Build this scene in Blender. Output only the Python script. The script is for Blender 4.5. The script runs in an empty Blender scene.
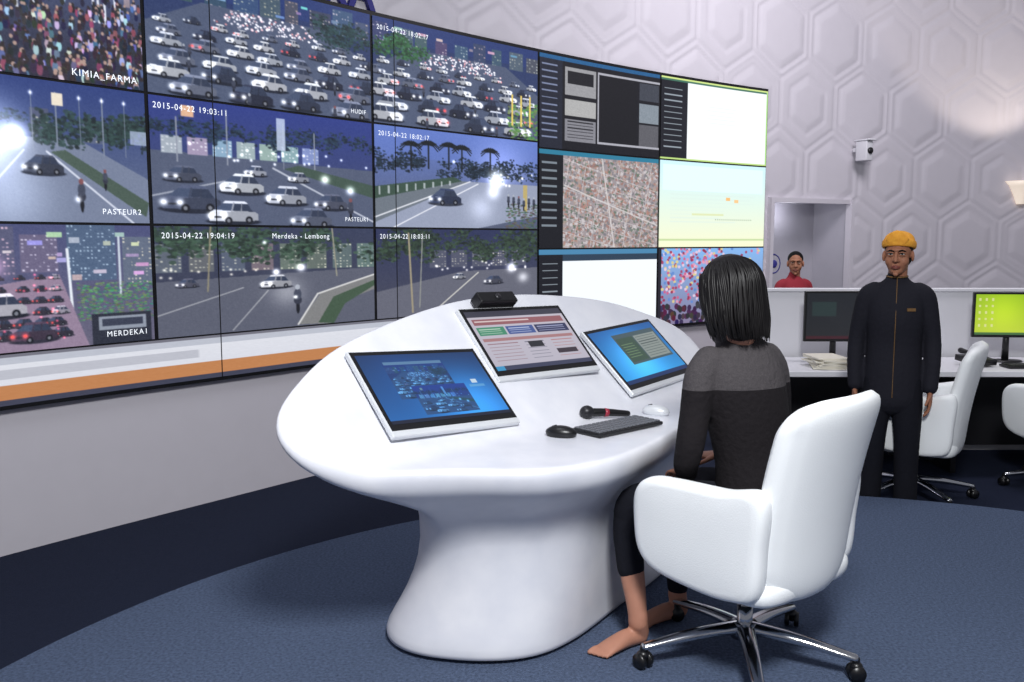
import bpy, bmesh, math, random
import numpy as np
from mathutils import Vector, Matrix, Euler
random.seed(3); rng=np.random.default_rng(5)
V=Vector
scene=bpy.context.scene
scene.view_settings.view_transform='Standard'
LOW=-0.13   # level of the outer floor, the round platform is at 0

# ---------------------------------------------------------------- helpers
def lin(c):
    c=np.asarray(c,dtype=float)/255.0
    return np.where(c<=0.04045,c/12.92,((c+0.055)/1.055)**2.4)
def mat(name,rgb,rough=0.5,metal=0.0,spec=0.5,var=0.06,vscale=8.0,bump=0.0,bscale=60.0,emit=None,estr=1.0,coat=0.0,rgb2=None):
    m=bpy.data.materials.new(name); m.use_nodes=True
    nt=m.node_tree; n=nt.nodes; l=nt.links; b=n['Principled BSDF']
    c=lin(rgb)
    tc=n.new('ShaderNodeTexCoord')
    nz=n.new('ShaderNodeTexNoise'); nz.inputs['Scale'].default_value=vscale; nz.inputs['Detail'].default_value=4
    l.new(tc.outputs['Object'],nz.inputs['Vector'])
    mx=n.new('ShaderNodeMix'); mx.data_type='RGBA'
    c2=lin(rgb2) if rgb2 is not None else c*(1+var)
    c1=c*(1-var) if rgb2 is None else c
    mx.inputs[6].default_value=(*c1,1); mx.inputs[7].default_value=(*np.minimum(c2,1),1)
    l.new(nz.outputs['Fac'],mx.inputs[0]); l.new(mx.outputs[2],b.inputs['Base Color'])
    b.inputs['Roughness'].default_value=rough; b.inputs['Metallic'].default_value=metal
    b.inputs['Specular IOR Level'].default_value=spec
    b.inputs['Coat Weight'].default_value=coat
    if bump>0:
        nb=n.new('ShaderNodeTexNoise'); nb.inputs['Scale'].default_value=bscale; nb.inputs['Detail'].default_value=3
        l.new(tc.outputs['Object'],nb.inputs['Vector'])
        bp=n.new('ShaderNodeBump'); bp.inputs['Strength'].default_value=bump; bp.inputs['Distance'].default_value=0.01
        l.new(nb.outputs['Fac'],bp.inputs['Height']); l.new(bp.outputs['Normal'],b.inputs['Normal'])
    if emit is not None:
        b.inputs['Emission Color'].default_value=(*lin(emit),1); b.inputs['Emission Strength'].default_value=estr
    return m
def empty(name,loc=(0,0,0),rotz=0.0,mtx=None):
    e=bpy.data.objects.new(name,None); scene.collection.objects.link(e); e.empty_display_size=0.1
    if mtx is not None: e.matrix_world=mtx
    else: e.location=loc; e.rotation_euler=(0,0,rotz)
    return e
def mobj(name,verts,faces,m,parent=None,smooth=True,M=None):
    me=bpy.data.meshes.new(name)
    me.from_pydata([tuple(v) for v in verts],[],faces)
    if smooth: me.polygons.foreach_set('use_smooth',[True]*len(me.polygons))
    if m is not None: me.materials.append(m)
    me.update()
    bm=bmesh.new(); bm.from_mesh(me); bmesh.ops.recalc_face_normals(bm,faces=bm.faces); bm.to_mesh(me); bm.free()
    o=bpy.data.objects.new(name,me); scene.collection.objects.link(o)
    if parent: o.parent=parent
    if M is not None: o.matrix_local=M
    return o
def catmull(P,sub):
    P=np.asarray(P,float); n=len(P)
    if n<3 or sub<2: return P
    out=[]
    for i in range(n-1):
        p0=P[i-1] if i>0 else 2*P[0]-P[1]; p1=P[i]; p2=P[i+1]; p3=P[i+2] if i+2<n else 2*P[-1]-P[-2]
        for k in range(sub):
            t=k/sub
            out.append(0.5*((2*p1)+(-p0+p2)*t+(2*p0-5*p1+4*p2-p3)*t*t+(-p0+3*p1-3*p2+p3)*t**3))
    out.append(P[-1]); return np.array(out)
class Blob:
    def __init__(s,M=None): s.v=[]; s.f=[]; s.M=M if M is not None else Matrix.Identity(4)
    def _add(s,vs,fs):
        o=len(s.v); s.v+= [s.M@V(v) for v in vs]; s.f+= [tuple(i+o for i in f) for f in fs]
    def tube(s,pts,rad,hint=(1,0,0),n=16,sub=4,cap=True):
        rr=[(r,r) if not isinstance(r,(tuple,list)) else r for r in rad]
        P=catmull([[*p,*r] for p,r in zip(pts,rr)],sub)
        pos=[V(p[:3]) for p in P]; ra=P[:,3]; rb=P[:,4]; N=len(pos)
        h=V(hint); rings=[]; vs=[]
        Ts=[]
        for i in range(N):
            T=(pos[min(i+1,N-1)]-pos[max(i-1,0)]).normalized(); Ts.append(T)
        def ring(p,T,a,b):
            A=h-T*h.dot(T)
            if A.length<1e-3: A=V((0,1,0))-T*T.y
            A.normalize(); B=T.cross(A)
            k=len(vs)
            for j in range(n):
                t=2*math.pi*j/n; vs.append(p+A*(a*math.cos(t))+B*(b*math.sin(t)))
            rings.append(k)
        if cap:
            m=min(ra[0],rb[0])
            for q in (0.9,0.65,0.33):
                w=math.sqrt(max(0,1-q*q)); ring(pos[0]-Ts[0]*m*q,Ts[0],ra[0]*w,rb[0]*w)
        for i in range(N): ring(pos[i],Ts[i],ra[i],rb[i])
        if cap:
            m=min(ra[-1],rb[-1])
            for q in (0.33,0.65,0.9):
                w=math.sqrt(max(0,1-q*q)); ring(pos[-1]+Ts[-1]*m*q,Ts[-1],ra[-1]*w,rb[-1]*w)
        fs=[]
        for a,b in zip(rings[:-1],rings[1:]):
            for j in range(n): fs.append((a+j,a+(j+1)%n,b+(j+1)%n,b+j))
        fs.append(tuple(reversed(range(rings[0],rings[0]+n)))); fs.append(tuple(range(rings[-1],rings[-1]+n)))
        s._add(vs,fs)
    def ell(s,c,r,rot=None,nu=20,nv=12):
        R=Euler(rot).to_matrix() if rot else Matrix.Identity(3)
        vs=[V(c)+R@V((0,0,r[2]))]; fs=[]
        for i in range(1,nv):
            p=math.pi*i/nv
            for j in range(nu):
                t=2*math.pi*j/nu
                vs.append(V(c)+R@V((r[0]*math.sin(p)*math.cos(t),r[1]*math.sin(p)*math.sin(t),r[2]*math.cos(p))))
        vs.append(V(c)-R@V((0,0,r[2]))); L=len(vs)-1
        for j in range(nu):
            fs.append((0,1+j,1+(j+1)%nu)); b=1+(nv-2)*nu; fs.append((L,b+(j+1)%nu,b+j))
        for i in range(nv-2):
            for j in range(nu):
                a=1+i*nu; fs.append((a+j,a+nu+j,a+nu+(j+1)%nu,a+(j+1)%nu))
        s._add(vs,fs)
    def box(s,c,d,rot=None):
        R=Euler(rot).to_matrix() if rot else Matrix.Identity(3)
        vs=[V(c)+R@V((x*d[0]/2,y*d[1]/2,z*d[2]/2)) for x in(-1,1) for y in(-1,1) for z in(-1,1)]
        s._add(vs,[(0,1,3,2),(4,6,7,5),(0,4,5,1),(2,3,7,6),(0,2,6,4),(1,5,7,3)])
    def obj(s,name,m,parent=None,voxel=None,sm=4,bevel=None,smooth=True,M=None,subsurf=0):
        o=mobj(name,s.v,s.f,m,parent,smooth,M)
        if bevel:
            b=o.modifiers.new('b','BEVEL'); b.width=bevel; b.segments=3; b.limit_method='ANGLE'
        if voxel:
            r=o.modifiers.new('r','REMESH'); r.mode='VOXEL'; r.voxel_size=voxel; r.use_smooth_shade=True
            q=o.modifiers.new('s','SMOOTH'); q.iterations=sm; q.factor=0.5
        if subsurf:
            q=o.modifiers.new('ss','SUBSURF'); q.levels=subsurf; q.render_levels=subsurf
        return o
def boxo(name,c,d,m,parent=None,rot=None,bevel=0.005):
    b=Blob(); b.box(c,d,rot); return b.obj(name,m,parent,bevel=bevel,smooth=False)
def pillow(pts,th,frame):
    P=np.array(pts,float); c=P.mean(0); n=len(P)
    prof=[(1,0),(.992,.45),(.965,.78),(.92,.95),(.84,1.0),(.5,1.04),(.2,1.05)]
    vs=[];rings=[]
    for sc,t in prof:
        rings.append(len(vs))
        for p in P: q=c+(p-c)*sc; vs.append(frame(q[0],q[1],t*th/2))
    top=len(vs); vs.append(frame(c[0],c[1],th/2*1.05))
    rb=[rings[0]]
    for sc,t in prof[1:]:
        rb.append(len(vs))
        for p in P: q=c+(p-c)*sc; vs.append(frame(q[0],q[1],-t*th/2))
    bot=len(vs); vs.append(frame(c[0],c[1],-th/2*1.05))
    fs=[]
    for R,e in ((rings,top),(rb,bot)):
        for a,b in zip(R[:-1],R[1:]):
            for j in range(n): fs.append((a+j,a+(j+1)%n,b+(j+1)%n,b+j))
        for j in range(n): fs.append((R[-1]+j,R[-1]+(j+1)%n,e))
    return vs,fs
def closed(pts):
    P=[tuple(p) for p in pts]; k=len(P); out=[]
    Q=np.array(P,float)
    for i in range(k):
        p0,p1,p2,p3=Q[i-1],Q[i],Q[(i+1)%k],Q[(i+2)%k]
        for s in range(8):
            t=s/8; out.append(0.5*((2*p1)+(-p0+p2)*t+(2*p0-5*p1+4*p2-p3)*t*t+(-p0+3*p1-3*p2+p3)*t**3))
    return np.array(out)

# ---------------------------------------------------------------- materials
M_wall=mat('wall_relief_plaster',(206,202,209),0.6,var=0.03)
M_floor=mat('navy_carpet',(34,40,58),0.95,spec=0.1,vscale=120,var=.35,bump=.5,bscale=350)
M_plat=mat('blue_carpet',(86,99,124),0.95,spec=0.1,vscale=85,var=.75,bump=1.0,bscale=160)
M_white=mat('console_white',(236,236,240),0.36,var=.0,vscale=6,coat=.1,rgb2=(200,203,214))
M_leather=mat('white_leather',(242,245,246),0.42,var=.02,bump=.12,bscale=220)
M_chrome=mat('chrome',(200,202,206),0.15,metal=1)
M_black=mat('black_plastic',(18,18,20),0.35)
M_dark=mat('dark_metal',(40,40,44),0.4,metal=.4)
M_silver=mat('silver_bezel',(215,218,222),0.35,metal=.2)
M_lam=mat('white_laminate',(214,214,219),0.5,var=.02)
M_skin=mat('skin_brown',(156,106,82),0.55,spec=.3,var=.10,vscale=30)
M_skin2=mat('skin_tan',(178,126,104),0.5,spec=.4,var=.10,vscale=20)
M_hair=mat('black_hair',(13,11,12),0.45,spec=.3,var=.3,vscale=90)
M_hairm=mat('short_black_hair',(12,11,12),0.7,spec=.15,var=.3,vscale=90,bump=.5,bscale=200)
M_jacket=mat('black_cloth',(30,30,38),0.85,spec=.2,bump=.35,bscale=40)
M_pants=mat('dark_trousers',(21,22,30),0.9,spec=.2,bump=.3,bscale=35)
M_gold=mat('gold_trim',(110,80,42),0.6,var=.3,vscale=100)
M_cap=mat('orange_headcloth',(246,182,58),0.8,vscale=60,rgb2=(224,142,44),bump=.4,bscale=40)
M_red=mat('red_shirt',(140,32,46),0.85)
M_eye=mat('eye_white',(190,178,170),0.4); M_iris=mat('iris',(18,10,8),0.2)
M_lip=mat('lips',(128,70,60),0.45)
M_shoe=mat('black_shoe',(12,12,13),0.3)
M_blue=mat('sign_blue',(46,46,128),0.5)
M_paper=mat('paper',(225,220,205),0.8)
M_white_em=mat('caption_white',(225,230,235),0.5,emit=(225,230,235),estr=.85)
M_niche=mat('niche_grey',(176,174,182),0.7)
def attr_mat(name,st=1.0):
    m=bpy.data.materials.new(name); m.use_nodes=True; nt=m.node_tree; b=nt.nodes['Principled BSDF']
    a=nt.nodes.new('ShaderNodeAttribute'); a.attribute_name='Col'
    b.inputs['Base Color'].default_value=(.01,.01,.012,1); b.inputs['Roughness'].default_value=.35
    nt.links.new(a.outputs['Color'],b.inputs['Emission Color']); b.inputs['Emission Strength'].default_value=st
    return m
M_screen=attr_mat('video_screen',1.1); M_disp=attr_mat('monitor_display',.95)
def sweater_mat():
    m=mat('two_tone_sweater',(20,18,20),0.9,spec=.2,bump=.6,bscale=50); nt=m.node_tree; n=nt.nodes; l=nt.links; b=n['Principled BSDF']
    tc=n.new('ShaderNodeTexCoord'); sp=n.new('ShaderNodeSeparateXYZ'); l.new(tc.outputs['Object'],sp.inputs[0])
    gt=n.new('ShaderNodeMath'); gt.operation='GREATER_THAN'; gt.inputs[1].default_value=.985; l.new(sp.outputs['Z'],gt.inputs[0])
    nz=n.new('ShaderNodeTexNoise'); nz.inputs['Scale'].default_value=260; l.new(tc.outputs['Object'],nz.inputs['Vector'])
    gm=n.new('ShaderNodeMix'); gm.data_type='RGBA'; gm.inputs[6].default_value=(*lin((45,43,46)),1); gm.inputs[7].default_value=(*lin((84,80,82)),1); l.new(nz.outputs['Fac'],gm.inputs[0])
    mx=n.new('ShaderNodeMix'); mx.data_type='RGBA'; mx.inputs[6].default_value=(*lin((24,21,24)),1)
    l.new(gt.outputs[0],mx.inputs[0]); l.new(gm.outputs[2],mx.inputs[7]); l.new(mx.outputs[2],b.inputs['Base Color'])
    return m
M_sweater=sweater_mat()

# ---------------------------------------------------------------- camera
cd=bpy.data.cameras.new('camera'); cam=bpy.data.objects.new('camera',cd); scene.collection.objects.link(cam)
cd.sensor_width=36; cd.lens=900/1024*36; cam.location=(0,0,1.5); cam.rotation_euler=(math.radians(90-6.403),0,0)
cd.clip_start=.05; scene.camera=cam

# ---------------------------------------------------------------- curved wall
NODES=[(-5.2,.6),(-4.4,1.9),(-3.5,3.3),(-2.60,4.57),(-1.84,5.54),(-1.03,6.52),(.24,7.83),(1.47,8.91),(2.82,9.89),(4.3,10.7),(6.0,11.25),(8.0,11.2),(9.8,10.3)]
D=catmull(NODES,40); seg=np.linalg.norm(np.diff(D,axis=0),axis=1); S=np.concatenate([[0],np.cumsum(seg)])
def wp(s):
    x=np.interp(s,S,D[:,0]); y=np.interp(s,S,D[:,1]); e=.05
    tx=np.interp(s+e,S,D[:,0])-np.interp(s-e,S,D[:,0]); ty=np.interp(s+e,S,D[:,1])-np.interp(s-e,S,D[:,1])
    L=np.hypot(tx,ty); return x,y,tx/L,ty/L
def s_of(p): return float(S[np.argmin(np.hypot(D[:,0]-p[0],D[:,1]-p[1]))])
SA=s_of((-3.5,3.3)); S1=s_of((-2.095,5.212)); S2=s_of((-1.03,6.52)); S3=s_of((.18,7.78)); S4=s_of((1.38,8.83)); SG=s_of((2.69,9.81))
ZB,ZT=.66,3.065
DOOR=(SG+.14,SG+1.42,1.93); DD=.55
ns,nz=760,232
ss=np.linspace(0.1,S[-1]-.1,ns); zz=np.linspace(LOW,5.4,nz)
SS,ZZ=np.meshgrid(ss,zz)
cell=.86; px=SS/cell; py=ZZ/cell; h=np.array([1.0,math.sqrt(3)])
def smooth(a,b,x):
    t=np.clip((x-a)/(b-a),0,1); return t*t*(3-2*t)
ax=np.mod(px,h[0])-h[0]/2; ay=np.mod(py,h[1])-h[1]/2
bx=np.mod(px-h[0]/2,h[0])-h[0]/2; by=np.mod(py-h[1]/2,h[1])-h[1]/2
sel=(ax**2+ay**2)<(bx**2+by**2); gx=np.where(sel,ax,bx); gy=np.where(sel,ay,by)
cx=px-gx; cy=py-gy
hsh=np.mod(np.sin(np.round(cx*2)*12.9898+np.round(cy*1.1547)*78.233)*43758.5453,1)
hd=np.maximum(np.abs(gx)*.5+np.abs(gy)*.866,np.abs(gx))
inner=.22+.12*hsh
disp=-.015*np.exp(-((.5-hd)/.02)**2)
disp+= .008*(1-smooth(-.015,.015,hd-inner))
disp-= .011*np.exp(-((hd-inner-.07)/.018)**2)
disp-= .009*np.exp(-((hd-.42)/.014)**2)*(hsh>.4)
mask=np.where((SS<SG+.05)&(ZZ<ZT+.02),0,1)
disp*=mask
X,Y,TX,TY=wp(SS.ravel()); nx,ny=TY,-TX
dd=disp.ravel(); vx=X+nx*dd; vy=Y+ny*dd; vz=ZZ.ravel()
idx=np.arange(ns*nz).reshape(nz,ns)
q=np.stack([idx[:-1,:-1],idx[:-1,1:],idx[1:,1:],idx[1:,:-1]],-1)
cs=(SS[:-1,:-1]+SS[:-1,1:])/2; cz=(ZZ[:-1,:-1]+ZZ[1:,:-1])/2
keep=~((cs>DOOR[0])&(cs<DOOR[1])&(cz<DOOR[2]))
q=q[keep]
def npmesh(name,co,faces,m,parent=None,col=None,smooth=True):
    me=bpy.data.meshes.new(name); nv=len(co); nf=len(faces)
    me.vertices.add(nv); me.vertices.foreach_set('co',np.asarray(co,np.float32).ravel())
    me.loops.add(nf*4); me.loops.foreach_set('vertex_index',np.asarray(faces,np.int32).ravel())
    me.polygons.add(nf); me.polygons.foreach_set('loop_start',np.arange(nf,dtype=np.int32)*4)
    try: me.polygons.foreach_set('loop_total',np.full(nf,4,dtype=np.int32))
    except Exception: pass
    me.polygons.foreach_set('use_smooth',np.full(nf,smooth))
    me.update(calc_edges=True)
    if col is not None:
        a=me.color_attributes.new('Col','FLOAT_COLOR','POINT'); c4=np.ones((nv,4),np.float32); c4[:,:3]=col; a.data.foreach_set('color',c4.ravel())
    me.materials.append(m); o=bpy.data.objects.new(name,me); scene.collection.objects.link(o)
    if parent: o.parent=parent
    return o
npmesh('wall_back',np.stack([vx,vy,vz],1),q,M_wall)
def wpt(s,off,z):
    x,y,tx,ty=wp(s); return V((float(x+ty*off),float(y-tx*off),z))
def wang(s):
    x,y,tx,ty=wp(s); return math.atan2(float(ty),float(tx))
a,b_,t_=DOOR
p=[wpt(a,0.0,LOW),wpt(b_,0.0,LOW),wpt(b_,-DD,LOW),wpt(a,-DD,LOW)]
up=V((0,0,t_-LOW)); vs=p+[k+up for k in p]
mobj('door_1',vs,[(1,2,6,5),(2,3,7,6),(3,0,4,7),(4,5,6,7),(0,1,2,3)],M_niche,smooth=False)
tb=Blob()
for (sa,sb,za,zb) in ((a-.03,a+.02,LOW,t_+.03),(b_-.02,b_+.03,LOW,t_+.03),(a+.02,b_-.02,t_-.02,t_+.03)):
    tb.box(wpt((sa+sb)/2,.01,(za+zb)/2),(sb-sa,.09,zb-za),rot=(0,0,wang((sa+sb)/2)))
tb.obj('trim_1',M_wall,smooth=False)

# ---------------------------------------------------------------- floor
fb=Blob(); fb.box((2.0,5.0,LOW-.05),(16,15,.1)); fb.obj('floor',M_floor,smooth=False)
def disc(name,c,r,z0,z1,m,n=160):
    vs=[(c[0]+r*math.cos(2*math.pi*i/n),c[1]+r*math.sin(2*math.pi*i/n),z) for z in (z0,z1-.01) for i in range(n)]
    vs+=[(c[0]+(r-.01)*math.cos(2*math.pi*i/n),c[1]+(r-.01)*math.sin(2*math.pi*i/n),z1) for i in range(n)]
    fs=[(k*n+i,k*n+(i+1)%n,(k+1)*n+(i+1)%n,(k+1)*n+i) for k in (0,1) for i in range(n)]
    fs+=[tuple(range(2*n,3*n)),tuple(reversed(range(n)))]
    return mobj(name,vs,fs,m,smooth=False)
disc('floor_platform',(1.3,2.0),3.27,LOW,0,M_plat)

# ---------------------------------------------------------------- screen painting
def blur(I,r):
    k=np.exp(-(np.arange(-3*int(r+1),3*int(r+1)+1)**2)/(2*r*r)); k/=k.sum(); n=len(k)//2
    P=np.pad(I,((n,n),(0,0),(0,0)),'edge'); I=sum(k[i]*P[i:i+I.shape[0]] for i in range(len(k)))
    P=np.pad(I,((0,0),(n,n),(0,0)),'edge'); return sum(k[i]*P[:,i:i+I.shape[1]] for i in range(len(k)))
class Cv:
    def __init__(s,W,H,top=(10,14,30),bot=(20,20,24)):
        s.W,s.H=W,H; s.a=W/H
        x=(np.arange(W)+.5)/W; y=(np.arange(H)+.5)/H; s.X,s.Y=np.meshgrid(x,y)
        t=np.array(top)/255.; b=np.array(bot)/255.; s.I=t*(1-s.Y[...,None])+b*s.Y[...,None]
    def _w(s,x0,y0,x1,y1):
        i0=max(0,int(y0*s.H)-1); i1=min(s.H,int(y1*s.H)+2); j0=max(0,int(x0*s.W)-1); j1=min(s.W,int(x1*s.W)+2)
        return slice(i0,max(i0,i1)),slice(j0,max(j0,j1))
    def _m(s,w,m,c,al=1):
        m=(m*al)[...,None]; s.I[w]=s.I[w]*(1-m)+np.array(c)/255.*m
    def poly(s,pts,c,al=1):
        xs=[p[0] for p in pts]; ys=[p[1] for p in pts]; w=s._w(min(xs),min(ys),max(xs),max(ys)); X,Y=s.X[w],s.Y[w]
        if X.size==0: return
        ins=np.zeros(X.shape,bool); n=len(pts)
        for i in range(n):
            x1,y1=pts[i]; x2,y2=pts[(i+1)%n]
            if y1==y2: continue
            ins^=((y1>Y)!=(y2>Y))&(X<(x2-x1)*(Y-y1)/(y2-y1)+x1)
        s._m(w,ins.astype(float),c,al)
    def rect(s,x0,y0,x1,y1,c,al=1):
        w=s._w(x0,y0,x1,y1); X,Y=s.X[w],s.Y[w]; s._m(w,((X>=x0)&(X<x1)&(Y>=y0)&(Y<y1)).astype(float),c,al)
    def ell(s,x,y,rx,ry,c,al=1):
        w=s._w(x-1.1*rx/s.a,y-1.1*ry,x+1.1*rx/s.a,y+1.1*ry); X,Y=s.X[w],s.Y[w]
        d=((X-x)*s.a/rx)**2+((Y-y)/ry)**2; s._m(w,np.clip((1.15-d)/.3,0,1),c,al)
    def glow(s,x,y,r,c=(255,255,255),k=1.0):
        w=s._w(x-3*r/s.a,y-3*r,x+3*r/s.a,y+3*r); X,Y=s.X[w],s.Y[w]
        d2=((X-x)*s.a)**2+(Y-y)**2; s.I[w]=s.I[w]+(np.exp(-d2/(r*r))*k)[...,None]*np.array(c)/255.
    def line(s,x0,y0,x1,y1,wd,c,al=1):
        w=s._w(min(x0,x1)-2*wd,min(y0,y1)-2*wd,max(x0,x1)+2*wd,max(y0,y1)+2*wd); X,Y=s.X[w],s.Y[w]
        dx,dy=(x1-x0)*s.a,y1-y0; L=math.hypot(dx,dy)+1e-9
        px=(X-x0)*s.a; py=Y-y0; t=np.clip((px*dx+py*dy)/L**2,0,1)
        d=np.hypot(px-t*dx,py-t*dy); s._m(w,np.clip((wd-d)/(wd*.5)+.5,0,1),c,al)
    def noise(s,amp=.05): s.I=s.I+rng.normal(0,amp*.6,(s.H,s.W,1))
    def texture(s,x0,y0,x1,y1,amp,blk=2):
        m=((s.X>=x0)&(s.X<x1)&(s.Y>=y0)&(s.Y<y1))[...,None]
        h,w=s.H//blk+1,s.W//blk+1; n=np.repeat(np.repeat(rng.normal(0,amp,(h,w,1)),blk,0),blk,1)[:s.H,:s.W]
        s.I=s.I*(1+m*n)
    def paste(s,img,x0,y0,x1,y1):
        w=s._w(x0,y0,x1,y1); X,Y=s.X[w],s.Y[w]; u=np.clip(((X-x0)/(x1-x0)*img.shape[1]).astype(int),0,img.shape[1]-1); v=np.clip(((Y-y0)/(y1-y0)*img.shape[0]).astype(int),0,img.shape[0]-1)
        s.I[w]=img[v,u]
    def car(s,x,y,z,c=(230,232,240),lights='f',d=1):
        # three-quarter view of a saloon: front (or tail) panel on one side, flank on the other
        w=z/s.a; c=np.array(c,float); D=-d
        P=lambda u,v:(x+D*u*w,y+v*z)
        s.ell(x,y+z*.38,z*1.1,z*.16,(8,10,18),.8)
        s.poly([P(-1,.30),P(-1,.02),P(-.85,-.08),P(.35,-.10),P(.42,.38),P(-.6,.36)],tuple(c*.66))       # flank
        s.poly([P(.30,.38),P(.28,-.02),P(.95,.0),P(1.0,.10),P(.98,.36)],tuple(c*.90))                      # nose
        s.poly([P(-.1,-.10),P(.30,-.03),P(.96,.0),P(.78,-.14),P(.30,-.18)],tuple(c))                      # bonnet
        s.poly([P(-.78,-.08),P(-.55,-.44),P(.02,-.46),P(.12,-.10)],(34,42,62))                             # side glass
        s.poly([P(.04,-.10),P(-.04,-.44),P(.42,-.44),P(.80,-.12)],(52,64,92))                              # windscreen
        s.poly([P(-.58,-.42),P(-.45,-.54),P(.34,-.54),P(.44,-.42)],tuple(np.minimum(c*1.04,255)))          # roof
        s.line(*P(-.32,-.44),*P(-.30,-.08),.004,tuple(c*.6)); s.line(*P(.0,-.45),*P(.09,-.08),.005,tuple(c*.7))
        s.ell(*P(-.62,.30),z*.15,z*.17,(10,10,14)); s.ell(*P(.22,.34),z*.15,z*.17,(10,10,14)); s.ell(*P(-.62,.30),z*.07,z*.08,(110,112,120)); s.ell(*P(.22,.34),z*.07,z*.08,(110,112,120))
        s.rect(min(P(.5,0)[0],P(.8,0)[0]),y+z*.14,max(P(.5,0)[0],P(.8,0)[0]),y+z*.22,(30,32,40))
        lc=(255,255,245) if lights=='f' else (255,40,30)
        for k in (.40,.93): s.ell(*P(k,.12),z*.07,z*.05,lc); s.glow(*P(k,.12),z*.12,lc,.9)
    def bike(s,x,y,z):
        s.ell(x,y+z*.35,z*.07,z*.28,(10,10,14)); s.ell(x,y+z*.05,z*.15,z*.18,(34,36,48)); s.ell(x,y-z*.2,z*.14,z*.24,(50,54,70)); s.ell(x,y-z*.5,z*.09,z*.11,(120,60,60) if rng.random()<.4 else (160,165,175))
    def tree(s,x,y,r,c=(16,34,18),n=30):
        for i in range(n):
            a=rng.uniform(0,6.28); q=r*rng.uniform(0,.95); k=rng.uniform(.5,1.8)
            s.ell(x+q*math.cos(a)/s.a,y+q*math.sin(a)*.8,r*rng.uniform(.06,.2),r*rng.uniform(.05,.14),tuple(np.clip(np.array(c)*k,0,255)),.8)
    def bld(s,x0,y0,x1,y1,c,wc=(230,225,190)):
        s.rect(x0,y0,x1,y1,c); ny=max(2,int((y1-y0)/.028)); nx=max(2,int((x1-x0)*s.a/.026))
        for i in range(ny):
            for j in range(nx):
                if rng.random()<.4:
                    xx=x0+(x1-x0)*(j+.25)/nx; yy=y0+(y1-y0)*(i+.25)/ny; s.rect(xx,yy,xx+(x1-x0)*.5/nx,yy+(y1-y0)*.4/ny,wc,ru(.3,.8))
    def palm(s,x,y,r,c=(10,14,14)):
        s.line(x,y,x,y+r*2.2,.008,c)
        for i in range(11):
            a=-math.pi*(i/8-.15); ex=x+r*math.cos(a)/s.a; ey=y+r*math.sin(a)*.6+r*.2; s.line(x,y,(x+ex)/2,(y+ey)/2-r*.15,.008,c); s.line((x+ex)/2,(y+ey)/2-r*.15,ex,ey+r*.1,.005,c)
    def out(s,photo=True):
        I=s.I
        if photo:
            I=np.clip(I,0,1.3); br=np.clip(I-.85,0,1); I=blur(I,.65)+blur(br,4)*.25+blur(br,12)*.15
            I=np.clip(I,0,2)**.90*1.02; g=I.mean(2,keepdims=True); I=I*.84+g*.16
            I=I*.95+np.array([.02,.028,.045])
        return np.clip(I,0,1)
def ru(a,b): return float(rng.uniform(a,b))
W0,H0=350,194; W1=250
def s_crowd(W=W1):
    c=Cv(W,H0,(60,74,120),(30,28,40))
    c.rect(0,0,1,.32,(110,126,175),.5)
    for i in range(26): x=ru(0,1); c.rect(x,ru(0,.1),x+ru(.01,.05),ru(.2,.42),(ru(60,190),ru(70,190),ru(100,220)),.6)
    for i in range(8): x=ru(.05,.95); c.line(x,0,x+.01,.55,.008,(225,230,240))
    c.glow(.12,.22,.10,(255,240,220),.7); c.glow(.62,.2,.06,(255,200,180),.6); c.glow(.85,.25,.08,(200,220,255),.7)
    for i in range(560):
        y=.36+.66*(i/560); r=.009+.015*y; k=rng.random()
        col=(ru(12,46),ru(12,44),ru(20,64)) if k<.62 else (ru(140,230),ru(140,230),ru(160,245)) if k<.76 else (ru(110,160),ru(36,70),ru(60,90)) if k<.86 else (ru(40,90),ru(70,110),ru(110,180))
        x=ru(0,1); c.ell(x,y,r*.95,r*1.7,col); c.ell(x,y-r*1.9,r*.6,r*.65,(36,26,24) if rng.random()<.65 else (170,132,114))
    c.noise(.04); return c.out()
def s_past2():
    c=Cv(W1,H0,(26,44,110),(84,94,118))
    c.poly([(0,.42),(.6,.40),(1,.66),(1,1),(0,1)],(100,110,136))
    c.bld(.34,.20,.44,.40,(60,66,96)); c.bld(.62,.26,.74,.42,(70,80,110))
    for i in range(34): c.tree(.36+ru(0,.68),.36+ru(-.12,.06),.12,(22,38,34))
    for i in range(7): c.tree(ru(0,.3),.28,.07,(18,30,44))
    for i in range(5): x=.35+.13*i; c.line(x,.08,x,.5,.004,(110,120,140)); c.glow(x,.1,.012,(255,250,230),.9)
    c.rect(.46,.08,.52,.17,(230,215,185)); c.rect(.9,.3,1,.4,(170,185,220),.7)
    c.poly([(.44,.50),(.98,.95),(1,.84),(.52,.48)],(56,74,58)); c.line(.42,.5,.9,1,.007,(200,205,220))
    c.line(.0,.95,.30,.5,.006,(190,195,215),.7)
    c.glow(.12,.42,.22,(230,240,255),.7); c.glow(.26,.40,.07,(255,255,255),.9); c.glow(.2,.8,.28,(200,215,245),.3)
    c.car(.40,.60,.14,(60,66,86)); c.bike(.74,.68,.13); c.bike(.60,.80,.20); c.glow(.58,.83,.02,(255,255,255),.8)
    c.noise(.03); return c.out()
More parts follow.
